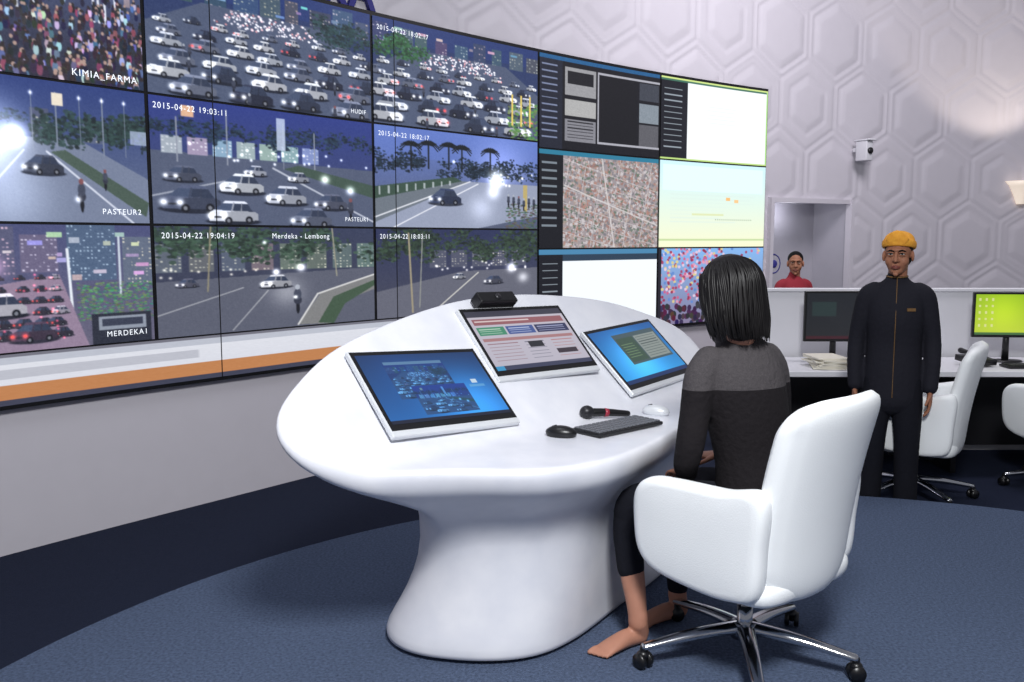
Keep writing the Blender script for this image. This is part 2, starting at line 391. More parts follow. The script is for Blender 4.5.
def s_red():
    c=Cv(W1,H0,(56,60,104),(86,80,100))
    c.bld(0,.02,.22,.40,(70,70,100),(255,200,220)); c.bld(.25,.08,.45,.38,(90,80,110),(240,230,255)); c.bld(.5,.0,.78,.46,(60,80,110),(200,230,255)); c.bld(.82,.1,1,.5,(80,90,110),(255,240,200))
    for i in range(16): x=ru(0,1); y=ru(.05,.42); c.rect(x,y,x+ru(.03,.09),y+ru(.02,.05),(ru(150,255),ru(120,240),ru(150,255)),.8)
    c.line(.1,0,.12,.6,.010,(230,235,240)); c.line(.5,.2,.52,.9,.010,(225,230,235)); c.line(.8,.1,.8,.6,.008,(200,210,220))
    c.poly([(0,.5),(.45,.40),(.60,1),(0,1)],(134,108,132))
    for r in range(6):
        for k in range(5):
            y=.42+.09*r; x=.04+.1*k+ru(-.02,.02)
            if x<.45+.02*r: c.car(x,y,.038+.009*r,(50,44,58) if rng.random()<.6 else (200,190,210),'r')
    for i in range(30): c.glow(ru(0,.46),ru(.38,.95),.008,(255,50,80),1.0)
    c.car(.12,.64,.19,(236,230,242),'r'); c.car(.3,.86,.16,(70,50,70),'r')
    c.glow(.1,.33,.08,(255,160,200),.5)
    for i in range(500): c.ell(ru(.55,1),ru(.48,.80),.014,.006,(ru(30,110),ru(80,160),ru(50,100)),.8)
    c.rect(.62,.74,.98,1,(28,30,40)); c.rect(.66,.77,.95,.88,(170,180,195),.7); c.rect(.68,.79,.93,.85,(40,44,60)); c.noise(.04); return c.out()
def jam(sd=1,green=False,W=W0):
    c=Cv(W,H0,(20,36,90),(42,52,74))
    c.rect(0,0,1,.2,(22,42,108),.6)
    for i in range(9): x=.0+.115*i; c.bld(x,ru(.02,.12),x+ru(.06,.11),.26,(ru(36,70),ru(44,80),ru(70,110)),(ru(200,255),ru(190,240),ru(170,230)))
    for i in range(8): x=ru(0,.95); y=ru(.06,.22); c.rect(x,y,x+ru(.02,.05),y+.025,(ru(80,240),ru(90,240),ru(120,250)),.9)
    c.poly([(.22,.24),(.78,.24),(1,.5),(1,1),(.0,1),(0,.46)],(62,72,98))
    for i in range(24): c.tree(ru(.72,1) if sd>0 else ru(0,.28),ru(.16,.34),.09,(26,64,30) if green else (20,40,40))
    for i in range(150):
        y=.25+i/150*.13; x=.5+(ru(-.26,.26))*(.6+(y-.25)*3); g=ru(40,210); c.ell(x,y,.012,.008,(g,g,g+20)); c.glow(x,y,.006,(255,250,240) if i%4 else (255,90,60),.9)
    for row in range(6):
        t=row/5; y=.41+.50*t**1.15; z=.060+.105*t
        n=int(9-4.6*t)
        for k in range(n):
            x=(k+.5+ru(-.12,.12))/n+.04*(row%2)*sd
            cc=[(236,240,250),(216,222,238),(48,56,82),(120,128,156),(240,242,252),(36,40,62)][(k*2+row*3+int(rng.integers(0,2)))%6]
            c.car(x,y+ru(-.015,.015),z,cc,'f' if rng.random()<.8 else 'r',sd)
        if row>1:
            for i in range(2): c.bike(ru(.03,.97),y+.06,.07+.05*t)
    if green:
        for i in range(140): c.ell(ru(.80,1),ru(.6,1),.018,.012,(ru(50,110),ru(110,160),ru(40,60)),.8)
        for x in (.82,.88,.94): c.rect(x,.52,x+.012,.86,(236,200,70))
    c.noise(.035); return c.out()
def s_past1():
    c=Cv(W0,H0,(28,42,124),(50,56,78))
    c.poly([(0,.42),(1,.46),(1,1),(0,1)],(66,74,98))
    for i in range(7): x=.04+.1*i; c.bld(x,.30,x+.08,.44,(ru(110,160),ru(120,170),ru(150,190)),(250,250,255))
    for i in range(38): c.tree(ru(0,1),.22+ru(-.05,.08),.09,(18,32,46))
    for x,y in ((.1,.15),(.3,.05),(.55,.1),(.7,.16)): c.line(x,y,x,.5,.004,(130,135,150))
    c.rect(.12,.05,.17,.14,(225,165,120)); c.rect(.52,.06,.56,.34,(190,204,232),.8)
    c.poly([(.62,.46),(1,.60),(1,.72),(.55,.50)],(50,70,54))
    for i in range(22): c.glow(ru(.1,1),ru(.35,.47),.010,(255,255,250),1)
    c.glow(.75,.57,.035,(255,255,255),1); c.glow(.88,.66,.035,(240,245,255),1)
    c.line(.5,.5,1,.95,.008,(170,175,190)); c.line(0,.78,.4,.58,.006,(150,155,170))
    for x,y,z,cc in ((.42,.54,.09,(200,205,225)),(.62,.57,.09,(180,184,200)),(.12,.60,.13,(78,84,108)),(.36,.66,.17,(236,240,250)),(.56,.74,.17,(200,205,222)),(.15,.80,.21,(66,74,102)),(.32,.90,.19,(222,226,240)),(.78,.78,.15,(86,90,114)),(.68,.93,.18,(96,104,130))):
        c.car(x,y,z,cc)
    c.bike(.88,.84,.18); c.noise(.03); return c.out()
def s_lemb():
    c=Cv(W0,H0,(38,44,70),(46,46,58))
    for i in range(8): x=.0+.13*i; c.bld(x,.16,x+.10,.42,(ru(70,105),ru(75,105),ru(80,108)),(240,235,205))
    for i in range(40): c.tree(ru(0,1),ru(.02,.26),.14,(32,50,34))
    c.poly([(0,.5),(1,.42),(1,1),(0,1)],(74,76,90))
    c.poly([(.6,.98),(.72,.66),(1,.5),(1,.66),(.82,.78),(.76,1)],(112,110,106)); c.poly([(.70,.98),(.78,.72),(1,.56),(1,.62),(.84,.80),(.78,1)],(50,72,46))
    c.line(.6,.98,.70,.68,.008,(205,202,196)); c.line(.70,.68,1,.5,.008,(205,202,196))
    c.line(0,.8,.35,.58,.005,(150,150,155)); c.line(.3,.98,.46,.62,.005,(180,180,180),.7)
    c.glow(.50,.44,.025,(255,255,255),1.3); c.glow(.62,.40,.035,(255,255,250),1.2); c.glow(.55,.64,.14,(255,250,235),.25); c.glow(.45,.15,.015,(255,255,255),1)
    c.car(.50,.54,.13,(210,210,218)); c.car(.12,.52,.08,(90,90,110)); c.bike(.60,.72,.24); c.glow(.59,.70,.015,(255,255,240),1.2)
    for i in range(9): c.glow(ru(0,.45),ru(.38,.48),.010,(255,240,200),.8)
    c.line(.22,.0,.2,.6,.006,(130,120,90)); c.line(.78,0,.8,.5,.006,(140,135,110)); c.noise(.03); return c.out()
def s_palm():
    c=Cv(W0,H0,(76,102,190),(66,72,94))
    c.rect(0,0,1,.3,(76,104,195),.5); c.glow(.75,.35,.3,(190,190,230),.3)
    for i in range(60): x=ru(0,1); c.tree(x,.40+ru(-.10,.06)-.08*abs(x-.6),.09,(14,24,32))
    for x in (.3,.42,.5,.68,.2): c.palm(x,ru(.12,.20),.11)
    c.poly([(0,.95),(.55,.5),(1,.5),(1,.85),(.6,1),(0,1)],(134,142,166))
    c.poly([(0,.72),(.5,.5),(.55,.5),(0,.95)],(92,100,108)); c.poly([(0,.60),(.45,.46),(.5,.5),(0,.72)],(44,66,48))
    c.line(.0,.90,.55,.5,.006,(225,225,230)); c.line(.1,1,.6,.52,.005,(235,235,240))
    for i in range(9): c.rect(.02+.05*i,.60-.012*i,.03+.05*i,.68-.016*i,(200,205,210),.7)
    c.glow(.72,.45,.08,(255,255,255),1.1); c.glow(.70,.60,.07,(255,255,255),.5); c.glow(.62,.78,.14,(230,235,250),.25); c.glow(.45,.3,.014,(255,255,255),1)
    c.car(.40,.68,.17,(40,50,82))
    for i in range(9): c.glow(ru(.75,1),ru(.35,.52),.011,(255,240,200),.8)
    c.rect(.90,.5,.93,.80,(190,160,70),.9)
    for i in range(160): c.ell(ru(.78,1),ru(.72,1),.018,.008,(ru(40,90),ru(50,100),ru(50,60)),.8)
    for i in range(6): c.bike(.80+.035*i,.70+ru(-.02,.04),.12)
    c.noise(.03); return c.out()
def s_dark():
    c=Cv(W0,H0,(28,34,70),(56,56,68))
    for i in range(5): x=.3+.13*i; c.bld(x,.25,x+.10,.45,(66,68,86),(250,240,210))
    for i in range(60): c.tree(ru(0,1),ru(.02,.34),.13,(28,42,26))
    c.poly([(0,.7),(.5,.5),(1,.48),(1,1),(0,1)],(84,84,96)); c.line(.18,.05,.2,.95,.009,(150,135,100)); c.line(.26,.05,.24,.9,.006,(130,130,120))
    for i in range(18): c.glow(ru(.3,1),ru(.38,.5),.011,(255,245,220),.9)
    c.glow(.82,.47,.05,(255,255,255),1.1); c.glow(.9,.6,.06,(255,255,250),.5); c.line(.3,1,.6,.52,.006,(210,205,190)); c.car(.7,.62,.11,(80,80,96)); c.car(.48,.56,.07,(180,180,190)); c.noise(.03); return c.out()
def s_app():
    c=Cv(200,130,(12,12,18),(12,12,18)); c.rect(0,0,1,.05,(30,90,140)); c.rect(0,.05,.18,1,(26,30,44))
    for i in range(12): c.rect(.02,.1+.07*i,.14,.115+.07*i,(120,130,160))
    c.rect(.2,.1,.45,.4,(150,150,154)); c.rect(.22,.14,.43,.28,(20,20,24)); c.rect(.2,.45,.45,.62,(170,170,170)); c.rect(.2,.66,.45,.9,(130,130,138))
    for i in range(6): c.rect(.22,.68+.035*i,.43,.69+.035*i,(30,30,34))
    c.rect(.48,.12,.8,.88,(10,10,14)); c.rect(.82,.14,.99,.34,(60,64,74)); c.rect(.82,.38,.99,.6,(130,140,150)); c.rect(.82,.62,.99,.9,(90,90,96)); c.rect(.47,.88,1,.9,(170,170,180)); c.rect(.47,.1,1,.12,(170,170,180)); c.rect(.465,.1,.475,.9,(170,170,180)); c.noise(.03); return c.out(False)
def s_doc():
    c=Cv(200,130,(248,252,255),(248,252,255)); c.rect(0,0,1,.05,(60,110,90)); c.rect(0,.05,.24,1,(16,18,26))
    for i in range(11): c.rect(.03,.14+.07*i,.19,.15+.07*i,(150,160,170))
    c.rect(.985,0,1,1,(170,220,130)); c.rect(0,.975,1,1,(190,220,130)); c.rect(0,0,1,.02,(210,230,140))
    for i in range(5): c.rect(.42,.3+.05*i,.7,.307+.05*i,(225,230,238))
    return c.out(False)
def s_map():
    c=Cv(280,190,(150,142,146),(156,146,148))
    cols=[(170,128,116),(186,176,176),(150,112,104),(200,194,196),(120,118,124),(168,150,140),(96,112,98)]
    for i in range(2200):
        x=ru(.19,1); y=ru(.05,1); an=.3+ (x-.5)*.5; wq=ru(.004,.013); hq=ru(.008,.017); k=cols[int(rng.integers(0,7))]
        ca,sa=math.cos(an),math.sin(an); c.poly([(x+(ca*u*wq-sa*v*hq*.7),y+(sa*u*wq*1.4+ca*v*hq)) for u,v in((-1,-1),(1,-1),(1,1),(-1,1))],k,.8)
    for i in range(7): y=.08+.15*i; c.line(.19,y,1,y+.3,.004,(200,196,198),.7)
    for i in range(6): x=.25+.14*i; c.line(x,0,x-.12,1,.004,(200,196,198),.7)
    c.line(.5,0,.62,1,.008,(210,206,206),.8); c.line(.2,.35,1,.75,.007,(210,206,206),.8)
    c.rect(0,0,1,.05,(40,120,150)); c.rect(0,.05,.19,1,(14,16,22))
    for i in range(9): c.rect(.02,.12+.08*i,.14,.14+.08*i,(120,130,140))
    return c.out(False)
def s_pastel():
    c=Cv(200,130,(205,240,250),(242,242,205)); c.rect(.03,.05,.97,.34,(226,245,255))
    for i in range(8): c.rect(.1,.38+.045*i,ru(.5,.9),.39+.045*i,(216,232,226),.5)
    c.rect(.62,.40,.66,.44,(244,190,120)); c.rect(.70,.42,.74,.46,(244,200,140)); c.rect(.3,.60,.6,.62,(220,228,180)); c.rect(0,.9,1,.92,(170,200,130),.6)
    for i in range(18): c.rect(.52+.02*i,.66,.53+.02*i,.68,(130,150,120),.6)
    return c.out(False)
def s_white():
    c=Cv(200,130,(240,246,252),(240,246,252)); c.rect(0,0,1,.06,(70,130,170)); c.rect(0,.06,.19,1,(16,18,26)); c.rect(.19,.06,1,.14,(40,60,80))
    for i in range(9): c.rect(.03,.16+.08*i,.15,.17+.08*i,(140,150,160))
    return c.out(False)
def s_ball():
    c=Cv(200,150,(130,180,235),(130,120,150))
    for i in range(560):
        x=ru(0,1); y=ru(0,.72)
        if x>.62 and y<.55 and rng.random()<.85: continue
        c.ell(x,y,.016,.020,[(206,90,130),(160,60,90),(225,150,175),(90,130,200),(150,40,70),(225,205,130),(230,200,220)][int(rng.integers(0,7))],.85)
    for i in range(150): c.ell(ru(0,1),ru(.75,1),.025,.04,(ru(30,90),ru(20,60),ru(40,80)))
    c.rect(0,0,.03,1,(30,30,40)); return c.out(False)
def s_bar():
    c=Cv(300,60,(214,216,224),(206,208,218)); c.rect(0,0,1,.07,(110,110,122)); c.rect(0,.07,1,.2,(180,184,196))
    c.rect(0,.60,1,.88,(184,124,78)); c.rect(0,.88,1,1,(60,62,80)); c.rect(.0,.30,.45,.48,(150,152,164),.5); c.noise(.01); return c.out(False)

def panel(name,s0,s1,z0,z1,img,parent,off=.065,g=.012):
    H,W=img.shape[:2]; s=np.linspace(s0+g,s1-g,W); z=np.linspace(z1-g*.6,z0+g*.6,H)
    A,B=np.meshgrid(s,z); x,y,tx,ty=wp(A.ravel()); co=np.stack([x+ty*off,y-tx*off,B.ravel()],1)
    ix=np.arange(W*H).reshape(H,W); f=np.stack([ix[:-1,:-1],ix[1:,:-1],ix[1:,1:],ix[:-1,1:]],-1).reshape(-1,4)
    return npmesh(name,co,f,M_screen,parent,lin(img.reshape(-1,3)*255))
vw=empty('video_wall')
n=60; cs_=np.linspace(SA,SG,n); vs=[];fs=[]
for s_ in cs_:
    for off,z in ((.0,ZB-.02),(.058,ZB-.02),(.058,ZT+.02),(.0,ZT+.02)): vs.append(wpt(s_,off,z))
for i in range(n-1):
    for k in range(4): fs.append((i*4+k,i*4+(k+1)%4,(i+1)*4+(k+1)%4,(i+1)*4+k))
fs+=[(0,1,2,3),tuple(range((n-1)*4,(n-1)*4+4))]
mobj('cabinet',vs,fs,M_black,vw,smooth=False)
zr=[ZT,2.322,1.587,.925]; SL=S1-.98
im_av=s_past1(); im_jam=jam(1)
panel('screen_crowd',SL,S1,zr[1],zr[0],s_crowd(),vw)
panel('screen_boulevard',SL,S1,zr[2],zr[1],s_past2(),vw)
panel('screen_taillights',SL,S1,zr[3],zr[2],s_red(),vw)
panel('screen_square',SA+.05,SL,zr[1],zr[0],s_crowd(150)[:,::-1],vw); panel('screen_bridge',SA+.05,SL,zr[2],zr[1],im_av[::2,::2],vw); panel('screen_market',SA+.05,SL,zr[3],zr[2],im_jam[::2,::2],vw)
panel('screen_jam',S1,S2,zr[1],zr[0],im_jam,vw)
panel('screen_avenue',S1,S2,zr[2],zr[1],im_av,vw)
panel('screen_crossing',S1,S2,zr[3],zr[2],s_lemb(),vw)
panel('screen_junction',S2,S3,zr[1],zr[0],jam(-1,True),vw)
panel('screen_palms',S2,S3,zr[2],zr[1],s_palm(),vw)
panel('screen_park',S2,S3,zr[3],zr[2],s_dark(),vw)
panel('screen_taskbar',SA+.05,S3,ZB,zr[3],s_bar(),vw,g=.004)
rr=[ZT,2.275,1.424,ZB]
panel('screen_app',S3,S4,rr[1],rr[0],s_app(),vw); panel('screen_map',S3,S4,rr[2],rr[1],s_map(),vw); panel('screen_browser',S3,S4,rr[3],rr[2],s_white(),vw)
panel('screen_document',S4,SG,rr[1],rr[0],s_doc(),vw); panel('screen_pastel',S4,SG,rr[2],rr[1],s_pastel(),vw); panel('screen_balloons',S4,SG,rr[3],rr[2],s_ball(),vw)
bz=Blob()
for s_ in (s_of((-1.83,5.55)),s_of((-.89,6.68))):
    bz.box(wpt(s_,.066,(ZB+ZT)/2),(.005,.006,ZT-ZB),rot=(0,0,wang(s_)))
bz.obj('bezels',M_black,vw,smooth=False)
def text(body,s,z,size,m,parent,off=.075,ext=0,name='caption',align='LEFT',bold=0.0):
    cu=bpy.data.curves.new(name,'FONT'); cu.body=body; cu.size=size; cu.extrude=ext; cu.space_character=1.2; cu.align_x=align; cu.offset=bold; cu.materials.append(m)
    o=bpy.data.objects.new(name,cu); scene.collection.objects.link(o)
    x,y,tx,ty=wp(s); T=V((float(tx),float(ty),0)); N=V((float(ty),-float(tx),0)); U=V((0,0,1)); p=wpt(s,off,z)
    if parent: p=p-parent.location; o.parent=parent
    o.matrix_local=Matrix((( T.x,U.x,N.x,p.x),(T.y,U.y,N.y,p.y),(T.z,U.z,N.z,p.z),(0,0,0,1)))
    return o
text('KIMIA_FARMA',S1-.42,2.36,.050,M_white_em,vw); text('PASTEUR2',S1-.29,1.64,.043,M_white_em,vw); text('MERDEKA1',S1-.30,.97,.043,M_white_em,vw)
text('2015-04-22 19:02:11',S1+.14,2.97,.052,M_white_em,vw); text('HUDIF',S2-.20,2.37,.040,M_white_em,vw)
text('2015-04-22 19:03:11',S1+.03,2.245,.048,M_white_em,vw); text('PASTEUR1',S2-.27,1.63,.040,M_white_em,vw)
text('2015-04-22 19:04:19               Merdeka - Lembong',S1+.05,1.51,.048,M_white_em,vw)
text('2015-04-22 18:02:17',S2+.04,2.97,.048,M_white_em,vw); text('2015-04-22 18:02:17',S2+.04,2.24,.048,M_white_em,vw); text('2015-04-22 18:03:11',S2+.04,1.51,.048,M_white_em,vw)
text('KAMERA',S2+.05,ZT+.035,.32,M_blue,None,off=.03,ext=.015,name='wall_lettering',align='RIGHT',bold=.008)

# ---------------------------------------------------------------- sign, security camera, sconce
sg=empty('wall_sign',wpt((a+b_)/2,-DD+.02,1.3))
text('NET',a+.57,1.44,.15,M_blue,sg,off=-DD+.012,ext=.004,name='letters')
b=Blob(); cpos=wpt(a+.66,-DD+.012,1.22)-sg.location; T=V((math.cos(wang(a+.6)),math.sin(wang(a+.6)),0))
f=lambda t,r: cpos+T*(r*math.cos(t))+V((0,0,r*math.sin(t)))
for i in range(36): b.tube([f(2*math.pi*i/36,.11),f(2*math.pi*(i+1)/36,.11)],[.011,.011],n=6,sub=1,cap=False)
b.ell(cpos,(.05,.012,.05)); b.obj('ring',M_blue,sg)
scs=s_of((3.90,10.51)); se=empty('security_camera',wpt(scs,.02,2.52),wang(scs))
b=Blob(); b.box((0,-.05,0),(.05,.1,.05)); b.box((0,-.15,-.02),(.10,.16,.22)); b.box((0,-.16,.10),(.12,.22,.02)); b.obj('housing',M_lam,se,bevel=.01)
b=Blob(); b.tube([(0,-.225,-.02),(0,-.25,-.02)],[.035,.035],sub=1,n=20,cap=False); b.obj('lens',M_dark,se)
s_sc=s_of((6.28,11.29)); psc=wpt(s_sc,.02,2.16)
sce=empty('wall_sconce',psc,wang(s_sc))
vs=[];fs=[];n=24
for r,z in ((.05,-.22),(.09,-.12),(.15,0),(.21,.06),(.20,.06),(.14,0),(.08,-.12),(.04,-.20)):
    for i in range(n+1): t=math.pi*i/n; vs.append((r*math.cos(t),-r*math.sin(t),z))
for k in range(7):
    for i in range(n): fs.append((k*(n+1)+i,k*(n+1)+i+1,(k+1)*(n+1)+i+1,(k+1)*(n+1)+i))
mobj('bowl',vs,fs,mat('sconce_glass',(236,226,212),.4,emit=(240,222,200),estr=.5),sce)
def light(name,kind,loc,target,power,color,size=.5,spot=None,blend=.5):
    ld=bpy.data.lights.new(name,kind); ld.energy=power; ld.color=color
    if kind=='AREA': ld.size=size
    else: ld.shadow_soft_size=size
    if kind=='SPOT': ld.spot_size=math.radians(spot); ld.spot_blend=blend
    o=bpy.data.objects.new(name,ld); scene.collection.objects.link(o); o.location=loc
    d=V(target)-V(loc); o.rotation_euler=d.to_track_quat('-Z','Y').to_euler(); return o
light('sconce_uplight','SPOT',wpt(s_sc,.9,2.25),wpt(s_sc-.8,.0,4.6),55,(1,.86,.72),.08,spot=80,blend=.35)

# ---------------------------------------------------------------- console
def plane(x,y): return .758-.736*x+.643*(y-3.4)
def zs(x,y):
    p=plane(x,y); s=.745; d=(p-s); return s+.5*(d+np.sqrt(d*d+.0012))
C=np.array([.12,3.6]); NT=200; TH=np.linspace(0,2*math.pi,NT,endpoint=False)
def radial(pts,sm=2):
    P=closed(pts)-C; th=np.mod(np.arctan2(P[:,1],P[:,0]),2*math.pi); r=np.hypot(P[:,0],P[:,1]); o=np.argsort(th)
    R=np.interp(TH,th[o],r[o],period=2*math.pi)
    for _ in range(sm): R=(np.roll(R,1)+2*R+np.roll(R,-1))/4
    return R
Rt=radial([(-.765,2.80),(-.70,2.755),(-.63,2.765),(-.50,2.82),(-.24,2.90),(.0,2.90),(.16,2.93),(.379,3.09),(.60,3.42),(.84,3.90),(1.00,4.30),(1.07,4.62),(1.03,4.83),(.916,4.886),(.737,4.79),(.564,4.69),(.341,4.51),(.037,4.214),(-.226,3.90),(-.45,3.565),(-.64,3.228),(-.725,2.999)],2)
Rw=radial([(-.33,3.28),(-.2,3.14),(.03,3.12),(.24,3.22),(.40,3.46),(.55,3.75),(.74,4.1),(.75,4.28),(.55,4.30),(.15,4.05),(-.15,3.75),(-.32,3.50)],3)
Rb=radial([(-.48,3.28),(-.38,3.11),(-.15,3.04),(.065,3.07),(.236,3.22),(.44,3.53),(.62,3.8),(.84,4.2),(.82,4.42),(.6,4.42),(.15,4.2),(-.18,3.85),(-.43,3.5)],3)
zt=zs(C[0]+Rt*np.cos(TH),C[1]+Rt*np.sin(TH))
rings=[]
def ring(R,z): rings.append(np.stack([C[0]+R*np.cos(TH),C[1]+R*np.sin(TH),z+0*TH],1))
mixr=lambda A,B,t:A*(1-t)+B*t
ring(Rb*.97,0.0); ring(Rb,.015); ring(Rb,.05); ring(mixr(Rb,Rw,.35),.12); ring(mixr(Rb,Rw,.75),.23); ring(Rw,.36)
for t,mm in ((.35,.06),(.65,.22),(.85,.46)): ring(mixr(Rw,Rt,mm),.38+(zt-.14-.38)*t)
ring(mixr(Rw,Rt,.76),zt-.120); ring(mixr(Rw,Rt,.93),zt-.088); ring(Rt*.995,zt-.052); ring(Rt*1.002,zt-.025); ring(Rt*.987,zt-.003)
for sc in np.concatenate([[.965],np.linspace(.93,.05,22)]):
    R=Rt*sc; ring(R,zs(C[0]+R*np.cos(TH),C[1]+R*np.sin(TH)))
vs=np.concatenate(rings); fs=[]
for k in range(len(rings)-1):
    for i in range(NT): fs.append((k*NT+i,k*NT+(i+1)%NT,(k+1)*NT+(i+1)%NT,(k+1)*NT+i))
vs=[tuple(v) for v in vs]; vs.append((C[0],C[1],float(zs(*C)))); last=(len(rings)-1)*NT
for i in range(NT): fs.append((last+i,last+(i+1)%NT,len(vs)-1))
fs.append(tuple(reversed(range(NT))))
con=mobj('control_console',vs,fs,M_white); q_=con.modifiers.new('s','SUBSURF'); q_.levels=1; q_.render_levels=1

# ---------------------------------------------------------------- monitors on the console
def m_left():
    c=Cv(220,136,(18,52,100),(30,104,180)); c.glow(.75,.8,.5,(70,170,230),.45); c.glow(.3,.2,.4,(10,30,60),.4)
    c.paste(im_jam*np.array([.42,.66,.86])+np.array([.03,.09,.14]),.18,.16,.66,.66); c.paste(im_av*np.array([.42,.66,.86])+np.array([.03,.09,.14]),.30,.50,.74,.90)
    c.rect(.18,.12,.66,.16,(90,130,170)); c.rect(.0,.95,1,1,(16,26,50)); c.rect(.78,.52,.92,.56,(120,180,220),.6); c.rect(.82,.44,.87,.50,(200,220,235)); return c.out(False)
def m_mid():
    c=Cv(220,136,(196,190,202),(186,182,196)); c.rect(0,0,1,.1,(60,60,74)); c.rect(.03,.14,.97,.24,(150,96,102)); c.rect(.05,.17,.6,.19,(220,200,200)); c.rect(.03,.28,.3,.42,(70,140,110)); c.rect(.32,.28,.6,.42,(70,90,150)); c.rect(.62,.28,.97,.42,(50,54,90))
    for i in range(3):
        c.rect(.05,.31+.035*i,.26,.32+.035*i,(190,220,200)); c.rect(.34,.31+.035*i,.56,.32+.035*i,(190,200,230)); c.rect(.64,.31+.035*i,.93,.32+.035*i,(170,175,210))
    c.rect(.03,.47,.97,.52,(170,124,126))
    for i in range(6):
        c.rect(.05,.56+.055*i,.35,.57+.055*i,(150,110,120)); c.rect(.42,.56+.055*i,.62,.57+.055*i,(110,110,130)); c.rect(.7,.56+.055*i,.93,.57+.055*i,(180,120,120))
    c.rect(.45,.56,.6,.66,(40,40,46)); c.rect(.7,.72,.92,.80,(60,50,60)); c.rect(0,.93,1,1,(60,64,90)); c.rect(0,.93,.08,1,(60,150,200)); return c.out(False)
def m_right():
    c=Cv(200,125,(24,90,160),(40,150,220)); c.glow(.4,.6,.5,(120,210,255),.4); c.rect(.28,.12,.95,.7,(70,90,96)); c.rect(.30,.2,.56,.66,(60,84,70)); c.rect(.58,.2,.93,.66,(140,150,146))
    for i in range(9): c.rect(.60,.23+.047*i,.9,.24+.047*i,(60,72,76)); c.rect(.32,.23+.047*i,.5,.235+.047*i,(130,160,120))
    c.rect(0,.93,1,1,(20,50,100)); return c.out(False)
MW_,MH_=.629,.391
def monitor(m,img,webcam=False,bt=.024,bb=.05):
    x,y,phi,d1,d2=m; N=V((.736-d1,-.643-d2,1)).normalized(); A=V((math.cos(phi),math.sin(phi),0)); A=(A-N*A.dot(N)).normalized(); B=N.cross(A)
    P=V((x,y,plane(x,y)+.042)); mtx=Matrix(((A.x,B.x,N.x,P.x),(A.y,B.y,N.y,P.y),(A.z,B.z,N.z,P.z),(0,0,0,1)))
    e=empty('touchscreen_monitor',mtx=mtx); w,h=MW_,MH_
    b=Blob(); b.box((0,0,-.011),(w,h,.022)); b.obj('frame',M_silver,e,bevel=.006,smooth=False)
    H,W=img.shape[:2]; xs=np.linspace(-w/2+.022,w/2-.022,W); ys=np.linspace(h/2-bt,-h/2+bb,H); A_,B_=np.meshgrid(xs,ys)
    ix=np.arange(W*H).reshape(H,W); f=np.stack([ix[:-1,:-1],ix[1:,:-1],ix[1:,1:],ix[:-1,1:]],-1).reshape(-1,4)
    npmesh('display',np.stack([A_.ravel(),B_.ravel(),0*A_.ravel()+.0022],1),f,M_disp,e,lin(img.reshape(-1,3)*255))
    b=Blob(); b.box((0,(bb-bt)/2-.004,.0005),(w-.014,h-bt-bb+.042,.002)); b.obj('glass_border',M_black,e,smooth=False)
    b=Blob()
    for sx in (-.35,.35):
        for sy in(-.35,.35): b.tube([(sx*w,sy*h,-.034),(sx*w,sy*h,-.02)],[.014,.014],sub=1,cap=False)
    b.obj('feet',M_black,e)
    if webcam:
        b=Blob(); b.box((-w*.14,h/2+.026,.014),(.22,.06,.06)); b.obj('webcam',M_black,e,bevel=.008,smooth=False)
        b=Blob(); b.tube([(-w*.14,h/2+.024,.03),(-w*.14,h/2+.024,.050)],[.018,.016],sub=1,cap=False); b.obj('webcam_lens',M_dark,e)
monitor((-.279,3.315,.747,.02,-.044),m_left()); monitor((.084,3.909,.747,.008,.08),m_mid(),webcam=True); monitor((.63,4.353,.944,-.015,-.025),m_right())
def desk_mtx(x,y,rz,dz=0.0):
    e=.01; N=V((-(zs(x+e,y)-zs(x-e,y))/(2*e),-(zs(x,y+e)-zs(x,y-e))/(2*e),1)).normalized(); A=V((math.cos(rz),math.sin(rz),0)); A=(A-N*A.dot(N)).normalized(); B=N.cross(A)
    P=V((x,y,float(zs(x,y))))+N*dz
    return Matrix(((A.x,B.x,N.x,P.x),(A.y,B.y,N.y,P.y),(A.z,B.z,N.z,P.z),(0,0,0,1)))
e=empty('computer_keyboard',mtx=desk_mtx(.425,3.55,math.radians(42),.003))
b=Blob(); b.box((0,0,.008),(.38,.155,.014)); b.obj('tray',M_black,e,bevel=.004,smooth=False)
b=Blob()
for r in range(5):
    for k in range(15): b.box((-.173+.0247*k,-.056+.028*r,.018),(.0195,.0225,.006))
b.obj('keys',mat('keycaps',(96,98,104),.5),e,bevel=.002,smooth=False)
def mouse(m,x,y,rz):
    e=empty('computer_mouse',mtx=desk_mtx(x,y,rz)); b=Blob()
    b.ell((0,0,.016),(.035,.062,.028)); b.obj('shell',m,e)
    b=Blob(); b.tube([(0,.02,.042),(0,.034,.037)],[.004,.004],sub=1); b.obj('wheel',M_dark,e)
mouse(M_black,.189,3.404,math.radians(75)); mouse(M_silver,.624,3.845,math.radians(60))
e=empty('microphone',mtx=desk_mtx(.375,3.735,math.radians(17),.028))
b=Blob(); b.tube([(-.04,0,0),(.02,0,0),(.12,0,-.006)],[.018,.017,.013],hint=(0,1,0)); b.obj('handle',M_black,e)
b=Blob(); b.ell((-.066,0,.002),(.032,.028,.028)); b.obj('grille',M_dark,e)
b=Blob(); b.tube([(.012,0,0),(.03,0,-.001)],[.0185,.018],hint=(0,1,0),sub=1,cap=False); b.obj('ring',mat('red_ring',(150,40,60),.4),e)

